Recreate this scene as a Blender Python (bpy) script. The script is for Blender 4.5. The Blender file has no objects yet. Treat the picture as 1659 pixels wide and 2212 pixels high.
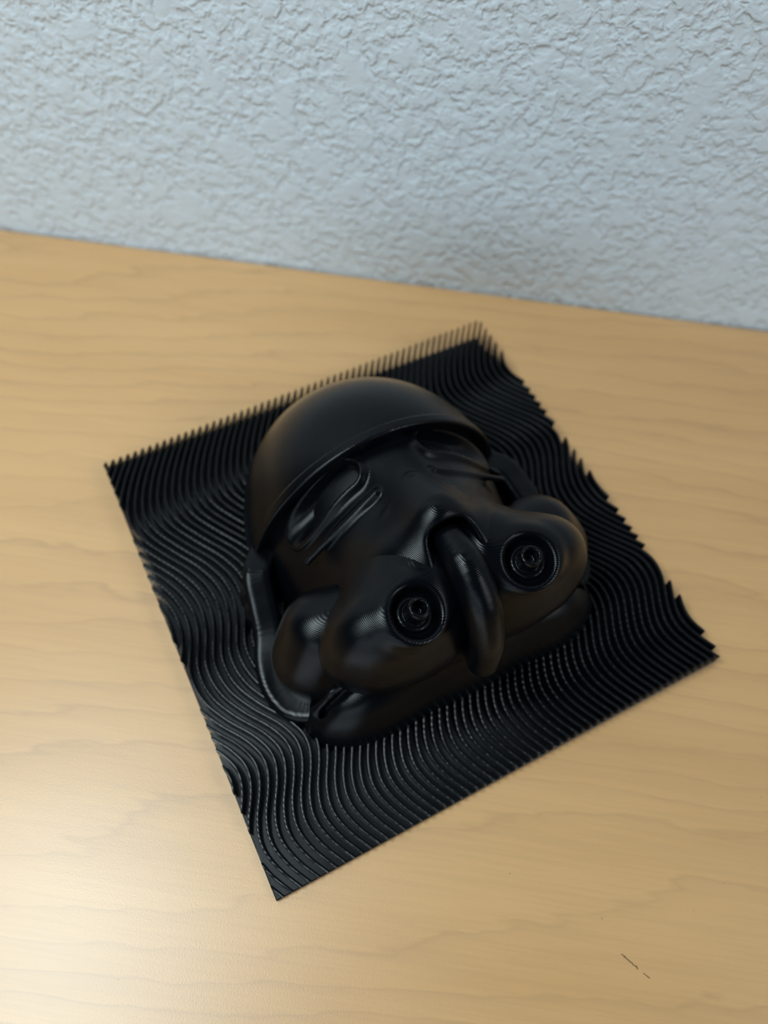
import bpy, bmesh, math
import numpy as np
from mathutils import Matrix, Vector

sc = bpy.context.scene
COL = sc.collection
S = 0.15                                   # side of the plaque in metres
TURN = math.radians(35.02)                 # plaque turned against the wall

# ------------------------------------------------------------ camera
cam = bpy.data.cameras.new('camera')
cam_o = bpy.data.objects.new('camera', cam)
COL.objects.link(cam_o)
cam.sensor_fit = 'VERTICAL'
cam.sensor_height = 36.0
cam.sensor_width = 27.0
cam.lens = 36.0 * 1661 / 2212
cam.clip_start = 0.01
cam.clip_end = 50
Rw = ((0.9894924, 0.1377628, 0.0438881), (0.1409360, -0.8512505, -0.5054796), (-0.0322766, 0.5063537, -0.8617216))
M = Matrix(((Rw[0][0], -Rw[1][0], -Rw[2][0], 0.0018576),
            (Rw[0][1], -Rw[1][1], -Rw[2][1], -0.1158525),
            (Rw[0][2], -Rw[1][2], -Rw[2][2], 0.2301235),
            (0, 0, 0, 1)))
cam_o.matrix_world = M
cam.dof.use_dof = True
cam.dof.focus_distance = 0.194
cam.dof.aperture_fstop = 7.5
sc.camera = cam_o

# ------------------------------------------------------------ world, lights, exposure
world = bpy.data.worlds.new('room_light')
sc.world = world
world.use_nodes = True
bg = world.node_tree.nodes['Background']
bg.inputs[0].default_value = (0.72, 0.88, 1.0, 1)
bg.inputs[1].default_value = 0.07


def lamp(name, loc, target, sx, sy, power, color):
    d = bpy.data.lights.new(name, 'AREA')
    d.shape = 'RECTANGLE'
    d.size, d.size_y, d.energy, d.color = sx, sy, power, color
    o = bpy.data.objects.new(name, d)
    COL.objects.link(o)
    o.location = loc
    o.rotation_euler = (Vector(target) - Vector(loc)).to_track_quat('-Z', 'Y').to_euler()
    return o


lamp('desk_lamp', (-0.26, -0.155, 0.58), (-0.19, -0.12, 0), 0.28, 0.20, 4.0, (0.80, 0.95, 1.0))
lamp('window_light', (-0.40, -2.5, 0.52), (-0.1, 0, 0.3), 2.0, 0.65, 23, (0.72, 0.88, 1.0))
lamp('right_fill_light', (2.2, -0.7, 1.9), (0.2, 0, 0), 1.2, 0.6, 24, (0.92, 0.97, 1.0))  # added fill, no fixture known here: evens out the desk towards the right
sc.view_settings.view_transform = 'Standard'
sc.view_settings.look = 'None'
sc.view_settings.gamma = 1.0
sc.view_settings.use_curve_mapping = False
sc.view_settings.exposure = -0.21


# ------------------------------------------------------------ helpers
def link_mesh(name, verts, faces, mat=None, parent=None, smooth=False):
    me = bpy.data.meshes.new(name)
    if isinstance(verts, np.ndarray):
        verts = verts.tolist()
    if isinstance(faces, np.ndarray):
        faces = faces.tolist()
    me.from_pydata(verts, [], faces)
    me.update()
    if smooth:
        me.polygons.foreach_set('use_smooth', np.ones(len(me.polygons), dtype=bool))
    o = bpy.data.objects.new(name, me)
    COL.objects.link(o)
    if mat:
        me.materials.append(mat)
    if parent:
        o.parent = parent
    return o


def box(name, lo, hi, mat, parent=None, bevel=0.0, seg=2):
    bm = bmesh.new()
    bmesh.ops.create_cube(bm, size=1)
    for v in bm.verts:
        for i in range(3):
            v.co[i] = lo[i] if v.co[i] < 0 else hi[i]
    if bevel:
        bmesh.ops.bevel(bm, geom=list(bm.edges), offset=bevel, segments=seg, affect='EDGES', profile=0.6)
    bmesh.ops.recalc_face_normals(bm, faces=bm.faces)
    me = bpy.data.meshes.new(name)
    bm.to_mesh(me)
    bm.free()
    o = bpy.data.objects.new(name, me)
    COL.objects.link(o)
    me.materials.append(mat)
    if parent:
        o.parent = parent
    return o


class NT:
    """short node-tree writer"""
    def __init__(self, name):
        self.m = bpy.data.materials.new(name)
        self.m.use_nodes = True
        self.t = self.m.node_tree
        self.b = self.t.nodes['Principled BSDF']

    def n(self, kind, **kw):
        nd = self.t.nodes.new(kind)
        ins = kw.pop('ins', {})
        for k, v in kw.items():
            setattr(nd, k, v)
        for k, v in ins.items():
            self.put(nd.inputs[k], v)
        return nd

    def put(self, sock, v):
        if isinstance(v, bpy.types.NodeSocket):
            self.t.links.new(v, sock)
        else:
            sock.default_value = v

    def math(self, op, a, b=0.0, c=0.0, clamp=False):
        nd = self.n('ShaderNodeMath', operation=op, use_clamp=clamp)
        for s, v in zip(nd.inputs, (a, b, c)):
            self.put(s, v)
        return nd.outputs[0]

    def ramp(self, fac, stops, mode='LINEAR'):
        nd = self.n('ShaderNodeValToRGB')
        r = nd.color_ramp
        r.interpolation = mode
        while len(r.elements) > 1:
            r.elements.remove(r.elements[-1])
        for i, (p, c) in enumerate(stops):
            e = r.elements[0] if i == 0 else r.elements.new(p)
            e.position = p
            e.color = (c, c, c, 1) if isinstance(c, (int, float)) else (*c, 1)
        self.put(nd.inputs[0], fac)
        return nd.outputs[0]

    def mix(self, fac, a, b, blend='MIX'):
        nd = self.n('ShaderNodeMix', data_type='RGBA', blend_type=blend)
        self.put(nd.inputs[0], fac)
        self.put(nd.inputs[6], a)
        self.put(nd.inputs[7], b)
        return nd.outputs[2]

    def noise(self, vec, scale, detail=2.0, rough=0.5, dist=0.0):
        nd = self.n('ShaderNodeTexNoise', ins={'Scale': scale, 'Detail': detail, 'Roughness': rough, 'Distortion': dist})
        self.put(nd.inputs['Vector'], vec)
        return nd.outputs[0]

    def mapping(self, vec, loc=(0, 0, 0), rot=(0, 0, 0), scale=(1, 1, 1)):
        nd = self.n('ShaderNodeMapping')
        self.put(nd.inputs[0], vec)
        nd.inputs[1].default_value = loc
        nd.inputs[2].default_value = rot
        nd.inputs[3].default_value = scale
        return nd.outputs[0]

    def bump(self, h, strength, dist, normal=None):
        nd = self.n('ShaderNodeBump')
        nd.inputs['Strength'].default_value = strength
        nd.inputs['Distance'].default_value = dist
        self.put(nd.inputs['Height'], h)
        if normal is not None:
            self.put(nd.inputs['Normal'], normal)
        return nd.outputs[0]


# ------------------------------------------------------------ materials
def mat_wall():
    w = NT('knockdown_plaster')
    co = w.n('ShaderNodeTexCoord').outputs['Object']
    warp = w.n('ShaderNodeTexNoise', ins={'Scale': 220.0, 'Detail': 2.0})
    w.put(warp.inputs['Vector'], co)
    sub = w.n('ShaderNodeVectorMath', operation='SUBTRACT')
    w.put(sub.inputs[0], warp.outputs['Color'])
    sub.inputs[1].default_value = (0.5, 0.5, 0.5)
    scl = w.n('ShaderNodeVectorMath', operation='SCALE')
    w.put(scl.inputs[0], sub.outputs[0])
    scl.inputs['Scale'].default_value = 0.004
    add = w.n('ShaderNodeVectorMath', operation='ADD')
    w.put(add.inputs[0], co)
    w.put(add.inputs[1], scl.outputs[0])
    v = add.outputs[0]
    patch = w.ramp(w.noise(v, 85.0, 1.0, 0.5), [(0.50, 0.0), (0.68, 1.0)], 'EASE')      # smooth trowelled islands
    worm = w.ramp(w.noise(v, 210.0, 2.0, 0.5), [(0.40, 0.0), (0.60, 1.0)], 'EASE')
    small = w.ramp(w.noise(v, 420.0, 2.0, 0.5), [(0.36, 0.0), (0.64, 1.0)], 'EASE')
    fine = w.noise(co, 1100.0, 2.0, 0.5)
    rough = w.math('ADD', w.math('MULTIPLY', worm, 0.75), w.math('MULTIPLY', small, 0.30))
    h = w.math('MULTIPLY_ADD', w.math('SUBTRACT', 1.0, rough), w.math('MULTIPLY_ADD', patch, -0.80, 1.0), 0.0)
    h = w.math('ADD', w.math('MULTIPLY', h, -1.0), w.math('MULTIPLY', fine, 0.05))
    w.put(w.b.inputs['Normal'], w.bump(h, 1.0, 0.00055))
    w.b.inputs['Base Color'].default_value = (0.60, 0.655, 0.70, 1)
    w.b.inputs['Roughness'].default_value = 0.6
    w.b.inputs['Specular IOR Level'].default_value = 0.35
    return w.m


def mat_desk():
    w = NT('maple_laminate')
    co = w.n('ShaderNodeTexCoord').outputs['Object']
    # wandering growth rings, long along X
    st = w.mapping(co, scale=(1.0, 4.5, 1.0))
    lowf = w.noise(st, 2.6, 1.0, 0.4)
    sep = w.n('ShaderNodeSeparateXYZ')
    w.put(sep.inputs[0], co)
    y = w.math('ADD', sep.outputs[1], w.math('MULTIPLY', sep.outputs[0], -0.06))
    ph = w.math('ADD', w.math('MULTIPLY', y, 95.0), w.math('MULTIPLY', lowf, 9.0))
    wob = w.noise(w.mapping(co, scale=(3.0, 14.0, 1.0)), 6.0, 3.0, 0.6)
    ph = w.math('ADD', ph, w.math('MULTIPLY', wob, 1.6))
    fr = w.math('FRACT', ph)
    ring = w.ramp(fr, [(0.0, 0.0), (0.60, 0.08), (0.86, 0.45), (0.93, 1.0), (1.0, 0.0)])
    # fine pores and streaks
    streak = w.noise(w.mapping(co, scale=(9.0, 260.0, 1.0)), 3.0, 3.0, 0.6)
    broad2 = w.noise(w.mapping(co, loc=(3.1, 1.7, 0), scale=(1.5, 7.0, 1.0)), 3.0, 2.0, 0.5)
    broad = w.noise(w.mapping(co, scale=(1.2, 9.0, 1.0)), 4.0, 3.0, 0.55)
    c = w.ramp(broad, [(0.25, (0.555, 0.302, 0.112)), (0.5, (0.600, 0.336, 0.131)), (0.75, (0.640, 0.368, 0.150))])
    c = w.mix(w.math('MULTIPLY', w.math('MULTIPLY', ring, w.ramp(broad2, [(0.32, 0.3), (0.60, 1.0)])), 0.46), c, (0.37, 0.205, 0.085, 1))
    c = w.mix(w.math('MULTIPLY', w.ramp(streak, [(0.40, 1.0), (0.56, 0.0)]), 0.13), c, (0.40, 0.23, 0.10, 1))

    # two small gouges and a few specks, where they lie on the desk
    def seg(ax, ay, bx, by, r):
        dx, dy = bx - ax, by - ay
        L2 = dx * dx + dy * dy
        px = w.math('SUBTRACT', sep.outputs[0], ax)
        py = w.math('SUBTRACT', sep.outputs[1], ay)
        t = w.math('DIVIDE', w.math('ADD', w.math('MULTIPLY', px, dx), w.math('MULTIPLY', py, dy)), L2, clamp=True)
        ex = w.math('SUBTRACT', px, w.math('MULTIPLY', t, dx))
        ey = w.math('SUBTRACT', py, w.math('MULTIPLY', t, dy))
        d = w.math('SQRT', w.math('ADD', w.math('MULTIPLY', ex, ex), w.math('MULTIPLY', ey, ey)))
        nz = w.math('MULTIPLY', w.noise(co, 1700.0, 2.0, 0.6), r * 1.7)
        d = w.math('ADD', d, nz)
        return w.math('LESS_THAN', d, r * 1.25)
    marks = None
    for s in DESK_MARKS:
        k = seg(*s)
        marks = k if marks is None else w.math('MAXIMUM', marks, k)
    if marks is not None:
        c = w.mix(w.math('MULTIPLY', marks, 0.80), c, (0.13, 0.06, 0.02, 1))
    w.put(w.b.inputs['Base Color'], c)
    orange = w.noise(co, 2200.0, 2.0, 0.5)
    w.put(w.b.inputs['Normal'], w.bump(orange, 0.13, 0.00020))
    w.b.inputs['Roughness'].default_value = 0.39
    w.b.inputs['Specular IOR Level'].default_value = 1.0
    return w.m


def mat_print(name, layer, strength, rough, ior=1.27, swirl=0.0, col=(0.0016, 0.0021, 0.0032)):
    """black filament: layer lines follow the height of the surface"""
    w = NT(name)
    co = w.n('ShaderNodeTexCoord').outputs['Object']
    sep = w.n('ShaderNodeSeparateXYZ')
    w.put(sep.inputs[0], co)
    nz = w.noise(co, 260.0, 2.0, 0.5)
    z = w.math('ADD', sep.outputs[2], w.math('MULTIPLY', nz, layer * (0.5 + swirl)))
    s = w.math('SINE', w.math('MULTIPLY', z, 2 * math.pi / layer))
    s = w.math('ADD', w.math('MULTIPLY', s, 0.5), 0.5)
    grit = w.noise(co, 3200.0, 2.0, 0.6)
    h = w.math('ADD', s, w.math('MULTIPLY', grit, 0.35))
    nrm = w.bump(h, strength, layer * 0.35)
    rr = w.noise(co, 60.0, 2.0, 0.5)
    rgh = w.math('ADD', w.math('MULTIPLY', rr, 0.14), rough - 0.07)
    dif = w.n('ShaderNodeBsdfDiffuse')
    dif.inputs['Color'].default_value = (*col, 1)
    w.put(dif.inputs['Normal'], nrm)
    gls = w.n('ShaderNodeBsdfAnisotropic', distribution='BECKMANN')
    gls.inputs['Color'].default_value = (1, 1, 1, 1)
    w.put(gls.inputs['Roughness'], rgh)
    w.put(gls.inputs['Normal'], nrm)
    fr = w.n('ShaderNodeFresnel')
    fr.inputs['IOR'].default_value = ior
    w.put(fr.inputs['Normal'], nrm)
    mx = w.n('ShaderNodeMixShader')
    w.put(mx.inputs[0], fr.outputs[0])
    w.put(mx.inputs[1], dif.outputs[0])
    w.put(mx.inputs[2], gls.outputs[0])
    w.t.nodes.remove(w.b)
    w.put(w.t.nodes['Material Output'].inputs['Surface'], mx.outputs[0])
    return w.m


def mat_plain(name, col, rough=0.5):
    w = NT(name)
    co = w.n('ShaderNodeTexCoord').outputs['Object']
    nz = w.noise(co, 40.0, 3.0, 0.55)
    a = tuple(k * 0.9 for k in col)
    b = tuple(min(1, k * 1.1) for k in col)
    w.put(w.b.inputs['Base Color'], w.ramp(nz, [(0.3, a), (0.7, b)]))
    w.b.inputs['Roughness'].default_value = rough
    return w.m


# gouges and specks on the desk: x0, y0, x1, y1, radius (metres)
DESK_MARKS = [(0.07365, -0.10392, 0.0777, -0.10652, 0.00050),
              (0.07924, -0.10746, 0.08077, -0.10839, 0.00034),
              (0.0682, -0.0961, 0.0684, -0.0963, 0.00024), (0.0932, -0.0907, 0.0932, -0.0908, 0.00022),
              (0.1019, -0.0827, 0.1019, -0.0828, 0.00020), (0.0431, -0.0886, 0.0431, -0.0889, 0.00022),
              (0.1151, -0.0581, 0.1151, -0.0582, 0.00024), (-0.0543, -0.1272, -0.0541, -0.1273, 0.00022)]

M_WALL = mat_wall()
M_DESK = mat_desk()
M_EDGE = mat_plain('maple_edge_band', (0.50, 0.32, 0.16), 0.45)
M_FLOOR = mat_plain('grey_carpet', (0.16, 0.16, 0.17), 0.9)
M_LEG = mat_plain('desk_panel_maple', (0.50, 0.32, 0.16), 0.45)
M_BLACK = mat_print('black_filament', 0.0002, 0.28, 0.30)
M_FIN = mat_print('black_filament_fin', 0.0002, 0.42, 0.34, 1.37)
M_LENS = mat_print('black_filament_smooth', 0.0002, 0.2, 0.45)

# ------------------------------------------------------------ the setting
YW = 0.1326                                     # face of the wall
wall = box('wall_back', (-2.0, YW, -0.74), (2.0, YW + 0.12, 1.86), M_WALL)
wall['kind'] = 'structure'
floor = box('floor', (-2.0, -3.2, -0.84), (2.0, YW + 0.12, -0.74), M_FLOOR)
floor['kind'] = 'structure'

desk = bpy.data.objects.new('desk', None)
COL.objects.link(desk)
desk.location = (0, 0, -0.74)
desk['label'] = 'light maple laminate desk with its back edge against the textured grey wall'
desk['category'] = 'desk'
top = box('desktop', (-0.85, -0.62, 0.712), (0.75, YW - 0.0008, 0.74), M_DESK, desk, 0.0012)
# the laminate's own coordinates start at the desk's top face under the plaque
box('side_panel', (-0.80, -0.58, 0.0), (-0.775, YW - 0.02, 0.712), M_LEG, desk, 0.001)
box('side_panel', (0.675, -0.58, 0.0), (0.70, YW - 0.02, 0.712), M_LEG, desk, 0.001)
box('edge_band', (-0.85, -0.6225, 0.7125), (0.75, -0.6199, 0.7395), M_EDGE, desk, 0.0005)

# ------------------------------------------------------------ the plaque
plaque = bpy.data.objects.new('relief_plaque', None)
COL.objects.link(plaque)
plaque.location = (0, 0, 0)
plaque.rotation_euler = (0, 0, TURN)
plaque['label'] = 'black 3D-printed plaque, a masked helmet face rising from a square of wavy fins'
plaque['category'] = 'plaque'

BASE_T = 0.012
h2 = S / 2
box('base_plate', (-h2, -h2, 0), (h2, h2, BASE_T * S), M_FIN, plaque, 0.0003)

# one fin is a wavy line u = u0 + g(v) in the square; all the others are the same line moved along u
# (the wave swings further on the right side of the square than on the left)
RV = [0.0, .04, .075, .10, .13, .165, .20, .235, .265, .30, .34, .38, .42, .46, .49, .53, .57, .61, .645,
      .68, .72, .77, .80, .83, .86, .90, .94, .97, 1.0]
RU = [.152, .132, .116, .111, .115, .131, .149, .155, .149, .125, .094, .068, .050, .046, .052, .072, .098, .112, .107,
      .088, .058, .023, .007, .000, .006, .026, .052, .074, .096]
GV = [0.0, .039, .075, .105, .142, .177, .21, .24, .28, .324, .371, .407, .446, .47, .497, .53, .56, .585, .618,
      .664, .713, .766, .80, .83, .86, .90, .94, .97, 1.0]
GU = [.147, .125, .112, .110, .122, .143, .156, .156, .138, .105, .079, .070, .070, .077, .090, .101, .105, .104, .097,
      .077, .046, .016, .003, .000, .005, .022, .045, .066, .088]
vv = np.linspace(0, 1, 241)
ker = np.hanning(15)
ker /= ker.sum()


def smooth_line(xs, ys):
    g = np.interp(vv, xs, ys)
    pad = np.concatenate([2 * g[0] - g[7:0:-1], g, 2 * g[-1] - g[-2:-9:-1]])
    return np.convolve(pad, ker, 'valid')


g_left, g_right = smooth_line(GV, GU), smooth_line(RV, RU)


def ztop(u, v):
    t = np.clip(v / 0.25, 0, 1)
    return 0.015 + 0.028 * u + 0.022 * t * t * (3 - 2 * t) * (1 - 0.4 * u) + 0.012 * v * (1 + u)


def fin_mesh(u0, half=0.0030):
    w = min(1.0, max(0.0, u0 + 0.07))
    gg = g_left * (1 - w) + g_right * w
    slope = np.gradient(gg, vv)
    u = u0 + gg
    inside = (u >= 0) & (u <= 1)
    out = []
    i = 0
    n = len(vv)
    while i < n:
        if not inside[i]:
            i += 1
            continue
        j = i
        while j + 1 < n and inside[j + 1]:
            j += 1
        pts = [(u[k], vv[k], slope[k]) for k in range(i, j + 1)]
        for k, m, end in ((i, i - 1, 0), (j, j + 1, -1)):          # exact crossing of the plate's side
            if 0 <= m < n:
                lim = 0.0 if u[m] < 0 else 1.0
                t = (lim - u[k]) / (u[m] - u[k])
                q = (lim, vv[k] + t * (vv[m] - vv[k]), slope[k])
                if end == 0:
                    pts.insert(0, q)
                else:
                    pts.append(q)
        i = j + 1
        if len(pts) < 4:
            continue
        verts, faces = [], []
        a = np.array(pts)
        nrm = np.stack([np.ones(len(a)), -a[:, 2]], 1)
        nrm /= np.linalg.norm(nrm, axis=1)[:, None]
        zt = np.maximum(ztop(a[:, 0], a[:, 1]), BASE_T + 0.0015)
        zt = zt * (1 + 0.004 * np.sin(a[:, 1] * 610 + u0 * 90))
        prof = [(-1.25, None), (-0.95, -0.0022), (-0.55, -0.0004), (0, 0.0), (0.55, -0.0004), (0.95, -0.0022), (1.25, None)]
        b = len(verts)
        for q, nn, z in zip(a, nrm, zt):
            for s, dz in prof:
                uu = min(1.0, max(0.0, q[0] + nn[0] * s * half))
                w_ = min(1.0, max(0.0, q[1] + nn[1] * s * half))
                zz = BASE_T - 0.003 if dz is None else max(z + dz, BASE_T - 0.002)
                verts.append(((uu - .5) * S, (w_ - .5) * S, zz * S))
        P = len(prof)
        for k in range(len(a) - 1):
            for c in range(P):
                d = (c + 1) % P
                faces.append((b + k * P + c, b + k * P + d, b + (k + 1) * P + d, b + (k + 1) * P + c))
        faces.append(tuple(b + c for c in reversed(range(P))))
        e = b + (len(a) - 1) * P
        faces.append(tuple(e + c for c in range(P)))
        out.append((verts, faces))
    return out


PITCH = 0.0174
u0 = -0.150
while u0 < 1.0:
    for vs, fs in fin_mesh(u0):
        link_mesh('fin', vs, fs, M_FIN, plaque)
    u0 += PITCH


# ------------------------------------------------------------ the mask: signed distance shapes, meshed one part at a time
def ell(p, c, r):
    q = (p - np.array(c, np.float32)) / np.array(r, np.float32)
    k0 = np.sqrt((q * q).sum(-1)) + 1e-9
    q = q / np.array(r, np.float32)
    k1 = np.sqrt((q * q).sum(-1)) + 1e-9
    return k0 * (k0 - 1) / k1


def cap(p, a, b, r, r2=None):
    a = np.array(a, np.float32)
    b = np.array(b, np.float32)
    ab = b - a
    t = np.clip(((p - a) @ ab) / (ab @ ab), 0, 1)
    d = np.sqrt((((p - a) - t[..., None] * ab) ** 2).sum(-1))
    return d - (r if r2 is None else r + (r2 - r) * t)


def chain(p, pts, rs, k=0.01):
    d = None
    for i in range(len(pts) - 1):
        e = cap(p, pts[i], pts[i + 1], rs[i], rs[i + 1])
        d = e if d is None else (smin(d, e, k) if k else np.minimum(d, e))
    return d


def curve(pts, rs, n=7):
    """Catmull-Rom resampling of a chain"""
    P = np.column_stack([np.array(pts, float), rs])
    P = np.vstack([2 * P[0] - P[1], P, 2 * P[-1] - P[-2]])
    o = []
    for i in range(1, len(P) - 2):
        for t in np.arange(n) / n:
            a, b, c, d = P[i - 1:i + 3]
            o.append(.5 * (2 * b + (c - a) * t + (2 * a - 5 * b + 4 * c - d) * t * t + (3 * b - a - 3 * c + d) * t ** 3))
    o.append(P[-2])
    o = np.array(o)
    return o[:, :-1], o[:, -1]


def smin(a, b, k):
    h = np.clip(k - np.abs(a - b), 0, None) / k
    return np.minimum(a, b) - h * h * k * 0.25


def smax(a, b, k):
    return -smin(-a, -b, k)


def mirror(p):
    q = p.copy()
    q[..., 0] = np.abs(q[..., 0])
    return q


def nets(f, lo, hi, h):
    """naive surface nets of f < 0 in a box, vertices pulled onto the surface"""
    lo = np.array(lo, np.float32)
    n = np.ceil((np.array(hi) - lo) / h).astype(int) + 1
    ax = [lo[i] + h * np.arange(n[i], dtype=np.float32) for i in range(3)]
    F = np.empty(n, np.float32)
    for i0 in range(0, n[0], 24):
        g = np.stack(np.meshgrid(ax[0][i0:i0 + 24], ax[1], ax[2], indexing='ij'), -1)
        F[i0:i0 + 24] = f(g)
    F[0], F[-1], F[:, 0], F[:, -1], F[:, :, 0], F[:, :, -1] = [np.maximum(x, 1e-5) for x in (F[0], F[-1], F[:, 0], F[:, -1], F[:, :, 0], F[:, :, -1])]
    ins = F < 0
    m = n - 1
    acc = np.zeros((*m, 3), np.float32)
    cnt = np.zeros(m, np.int32)
    crosses = []
    for d in range(3):
        sl0 = [slice(None)] * 3
        sl1 = [slice(None)] * 3
        sl0[d] = slice(0, -1)
        sl1[d] = slice(1, None)
        a, b = F[tuple(sl0)], F[tuple(sl1)]
        cr = ins[tuple(sl0)] != ins[tuple(sl1)]
        idx = np.argwhere(cr)
        t = (a[cr] / (a[cr] - b[cr]))
        pos = idx.astype(np.float32)
        pos[:, d] += t
        crosses.append((d, idx, ins[tuple(sl0)][cr]))
        o1, o2 = [x for x in range(3) if x != d]
        for da in (0, -1):
            for db in (0, -1):
                c = idx.copy()
                c[:, o1] += da
                c[:, o2] += db
                ok = ((c >= 0) & (c < m)).all(1)
                np.add.at(acc, tuple(c[ok].T), pos[ok])
                np.add.at(cnt, tuple(c[ok].T), 1)
    act = cnt > 0
    vid = np.full(m, -1, np.int64)
    vid[act] = np.arange(act.sum())
    V = lo + h * (acc[act] / cnt[act][:, None])
    quads = []
    for d, idx, s in crosses:
        o1, o2 = (d + 1) % 3, (d + 2) % 3
        ok = (idx[:, o1] > 0) & (idx[:, o2] > 0) & (idx[:, o1] < m[o1]) & (idx[:, o2] < m[o2])
        idx, s = idx[ok], s[ok]

        def at(x, y):
            c = idx.copy()
            c[:, o1] += x
            c[:, o2] += y
            return vid[tuple(c.T)]
        q = np.stack([at(-1, -1), at(0, -1), at(0, 0), at(-1, 0)], 1)
        q[~s] = q[~s][:, ::-1]
        quads.append(q)
    Q = np.concatenate(quads)
    for _ in range(2):
        f0 = f(V)
        e = h * 0.3
        G = np.stack([f(V + np.eye(3, dtype=np.float32)[i] * e) - f(V - np.eye(3, dtype=np.float32)[i] * e) for i in range(3)], 1) / (2 * e)
        g2 = (G * G).sum(1) + 1e-6
        step = np.clip(f0 / g2, -h * 0.5, h * 0.5)
        V = V - (G * step[:, None]).astype(np.float32)
    return V, Q


def part(name, f, lo, hi, h, mat, parent=None):
    V, Q = nets(f, lo, hi, h)
    V = V * S
    V[:, 1] -= S / 2
    return link_mesh(name, V, Q, mat, parent or plaque, smooth=True)

#SDF-BEGIN
ZB = 0.008                                   # the mask sinks a little into the base plate
CC, CR = (0, .596, .042), (.290, .317, .325)

def skull(p): return ell(p, CC, CR)
def floorcut(p): return ZB - p[..., 2]
def brow_y(p): return 0.600 - 0.10 * p[..., 0] ** 2 + 0.02 * (0.33 - p[..., 2])

def f_cap(p):
    d = skull(p)
    d = smax(d, brow_y(p) - p[..., 1], 0.014)
    return smax(d, floorcut(p), 0.004)

def f_band(p):                                # raised hem along the cap's lower edge
    d = np.abs(skull(p) + 0.004) - 0.009
    y = p[..., 1] - brow_y(p)
    d = smax(d, y - 0.020, 0.006)
    d = smax(d, -0.004 - y, 0.006)
    return smax(d, floorcut(p), 0.004)

NOZ = np.array([.109, .256, .377]); AX = np.array([-.10, -.16, .98]); AX = AX / np.linalg.norm(AX)
EYE = ((.085, .575, .312), (.228, .548, .236))
def face_core(p):
    d = ell(p, (0, .575, .0), (.272, .34, .338))
    mz = ell(p, (0, .362, .12), (.205, .165, .278))
    d = smin(d, mz, .07)
    ridge = cap(p, (0, .56, .30), (0, .395, .385), .030, .040)
    return smin(d, ridge, .05)
def f_face(p):
    q = mirror(p)
    d = face_core(q)
    rim = np.sqrt((cap(q, EYE[0], EYE[1], .034)) ** 2 + (d * .8) ** 2) - .0065
    d = smin(d, rim, .010)
    d = smax(d, -cap(q, EYE[0], EYE[1], .027), .008)
    # cheek fold from the nose towards the pod
    r, t = axis_ab(q)
    d = smax(d, -smax(r - .040, -.042 - t, .018), .014)
    fold = cap(q, (.062, .505, .337), (.215, .478, .236), .006)
    d = smin(d, fold, .012)
    d = smin(d, chain(q, [(.0, .49, .3755), (.062, .452, .338), (.125, .418, .300)], [.004, .004, .003]), .010)
    d = smax(d, p[..., 1] - 0.625, .01)
    d = smax(d, -chain(q, STRAP_PTS[:4], [.042, .044, .043, .042]), .018)
    return smax(d, floorcut(p), .004)
STRAP_PTS = [(0, .345, .372), (0, .29, .372), (0, .237, .346), (0, .205, .305), (0, .185, .26), (0, .178, .19)]
STRAP = curve(STRAP_PTS, [.028, .034, .034, .033, .032, .031], 5)
def f_strap(p):
    return chain(p, *STRAP, 0)
def f_lens(p):
    return cap(p, EYE[0], EYE[1], .0335) if False else smax(cap(p, np.array(EYE[0]) - (0, 0, .012), np.array(EYE[1]) - (.004, 0, .012), .029), face_core(p) + .021, .006)
def axis_ab(p):
    w = p - NOZ
    t = w @ AX
    r = np.sqrt(np.clip((w * w).sum(-1) - t * t, 0, None))
    return r, t
def f_pod(p):
    d = ell(p, (.146, .286, .228), (.128, .092, .138))
    d = smin(d, cap(p, (.100, .285, .290), (.13, .275, .290), .050), .04)
    reg = np.sqrt(((p - np.array((.15, .31, .25), np.float32)) ** 2).sum(-1)) - .165
    d = smin(d, smax(face_core(p) + .005, reg, .03), .07)
    r, t = axis_ab(p)
    d = smin(d, np.sqrt((r - .050) ** 2 + (t + .034) ** 2) - .006, .03)
    d = smax(d, -smax(r - .040, -.042 - t, .018), .014)
    return smax(d, floorcut(p), .004)
def f_nozzle(p):
    r, t = axis_ab(p)
    d = smax(r - .0200, np.abs(t + .022) - .026, .009)
    d = smin(d, np.sqrt((r - .0265) ** 2 + (t + .036) ** 2) - .0055, .004)
    d = smin(d, smax(r - .028, np.abs(t + .045) - .008, .004), .003)
    return smax(d, -smax(r - .0118, -.026 - t, .004), .005)
def f_hose(p):
    d = chain(p, [(.17, .35, .20), (.238, .360, .182), (.270, .342, .130), (.268, .318, .05)], [.072, .070, .068, .060], .04)
    return smax(d, floorcut(p), .004)
FL = [(.272, .590, .130), (.298, .553, .130), (.310, .50, .112), (.322, .445, .092), (.343, .395, .076), (.351, .345, .066),
      (.338, .298, .062), (.300, .272, .070), (.255, .275, .092), (.20, .29, .130)]
FL = curve([x[:2] for x in FL], [x[2] for x in FL], 5); FL = np.column_stack(FL)
def f_flange(p):
    best = None; zt = None
    P2 = p[..., :2]
    for i in range(len(FL) - 1):
        a = np.array(FL[i][:2], np.float32); b = np.array(FL[i + 1][:2], np.float32)
        ab = b - a
        t = np.clip(((P2 - a) @ ab) / (ab @ ab), 0, 1)
        d = np.sqrt((((P2 - a) - t[..., None] * ab) ** 2).sum(-1))
        z = FL[i][2] + t * (FL[i + 1][2] - FL[i][2])
        if best is None: best, zt = d, z
        else:
            k = d < best
            best = np.where(k, d, best); zt = np.where(k, z, zt)
    d = smax(best - .029, p[..., 2] - zt, .016)
    return smax(d, floorcut(p), .004)
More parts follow.
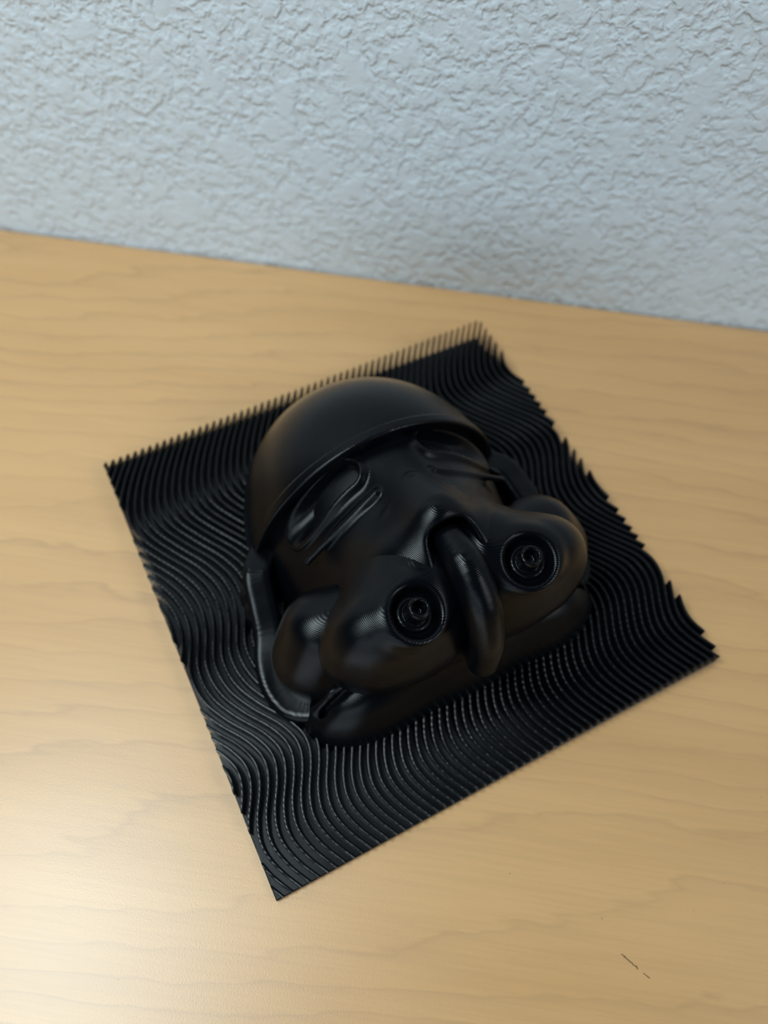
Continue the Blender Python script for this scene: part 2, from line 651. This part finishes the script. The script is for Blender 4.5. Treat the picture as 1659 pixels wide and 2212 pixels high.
def f_clip(p):
    d = chain(p, [(.318, .55, .03), (.322, .530, .075), (.328, .495, .078), (.332, .49, .03)], [.022, .022, .021, .020], .01)
    return smax(d, floorcut(p), .004)
def f_chin(p):
    q = mirror(p)
    d = ell(q, (.0, .262, .0), (.325, .103, .20))
    lobe = ell(q, (.195, .235, .02), (.130, .073, .128))
    d = smin(d, lobe, .03)
    # double ridge along the outer edge of each lobe
    d = smax(d, -chain(q, [(.312, .232, .045), (.290, .246, .098), (.255, .252, .138), (.215, .25, .165)], [.008, .009, .009, .008]), .006)
    d = smin(d, chain(q, [(.326, .240, .04), (.304, .257, .085), (.268, .264, .125), (.225, .262, .158)], [.008, .009, .009, .008]), .006)
    return smax(d, floorcut(p), .004)
#SDF-END

part('cap', f_cap, (-.31, .57, 0), (.31, .93, .40), .0042, M_BLACK)
part('brow_band', f_band, (-.31, .56, 0), (.31, .66, .40), .0032, M_BLACK)
part('face_shell', f_face, (-.29, .16, 0), (.29, .65, .46), .0036, M_BLACK)
part('center_strap', f_strap, (-.05, .13, .13), (.05, .40, .42), .0028, M_BLACK)
part('chin_guard', f_chin, (-.36, .14, 0), (.36, .38, .22), .0036, M_BLACK)


def pair(name, f, lo, hi, h, mat, parents=None):
    """a part on one side and its mirror image on the other"""
    V, Q = nets(f, lo, hi, h)
    V = V * S
    V[:, 1] -= S / 2
    out = []
    for k, s in enumerate((1, -1)):
        W = V.copy()
        W[:, 0] *= s
        out.append(link_mesh(name, W, Q if s == 1 else Q[:, ::-1], mat, parents[k] if parents else plaque, smooth=True))
    return out


pair('eye_lens', f_lens, (.0, .48, .18), (.27, .64, .36), .0032, M_LENS)
pods = pair('filter_pod', f_pod, (-.03, .12, .05), (.33, .49, .42), .0030, M_BLACK)
pair('nozzle', f_nozzle, (.04, .19, .28), (.17, .32, .40), .0020, M_BLACK, pods)
pair('hose', f_hose, (.06, .22, 0), (.36, .45, .29), .0036, M_BLACK)
pair('jaw_flange', f_flange, (.18, .18, 0), (.40, .62, .16), .0034, M_BLACK)
pair('side_clip', f_clip, (.27, .43, 0), (.39, .60, .14), .0028, M_BLACK)
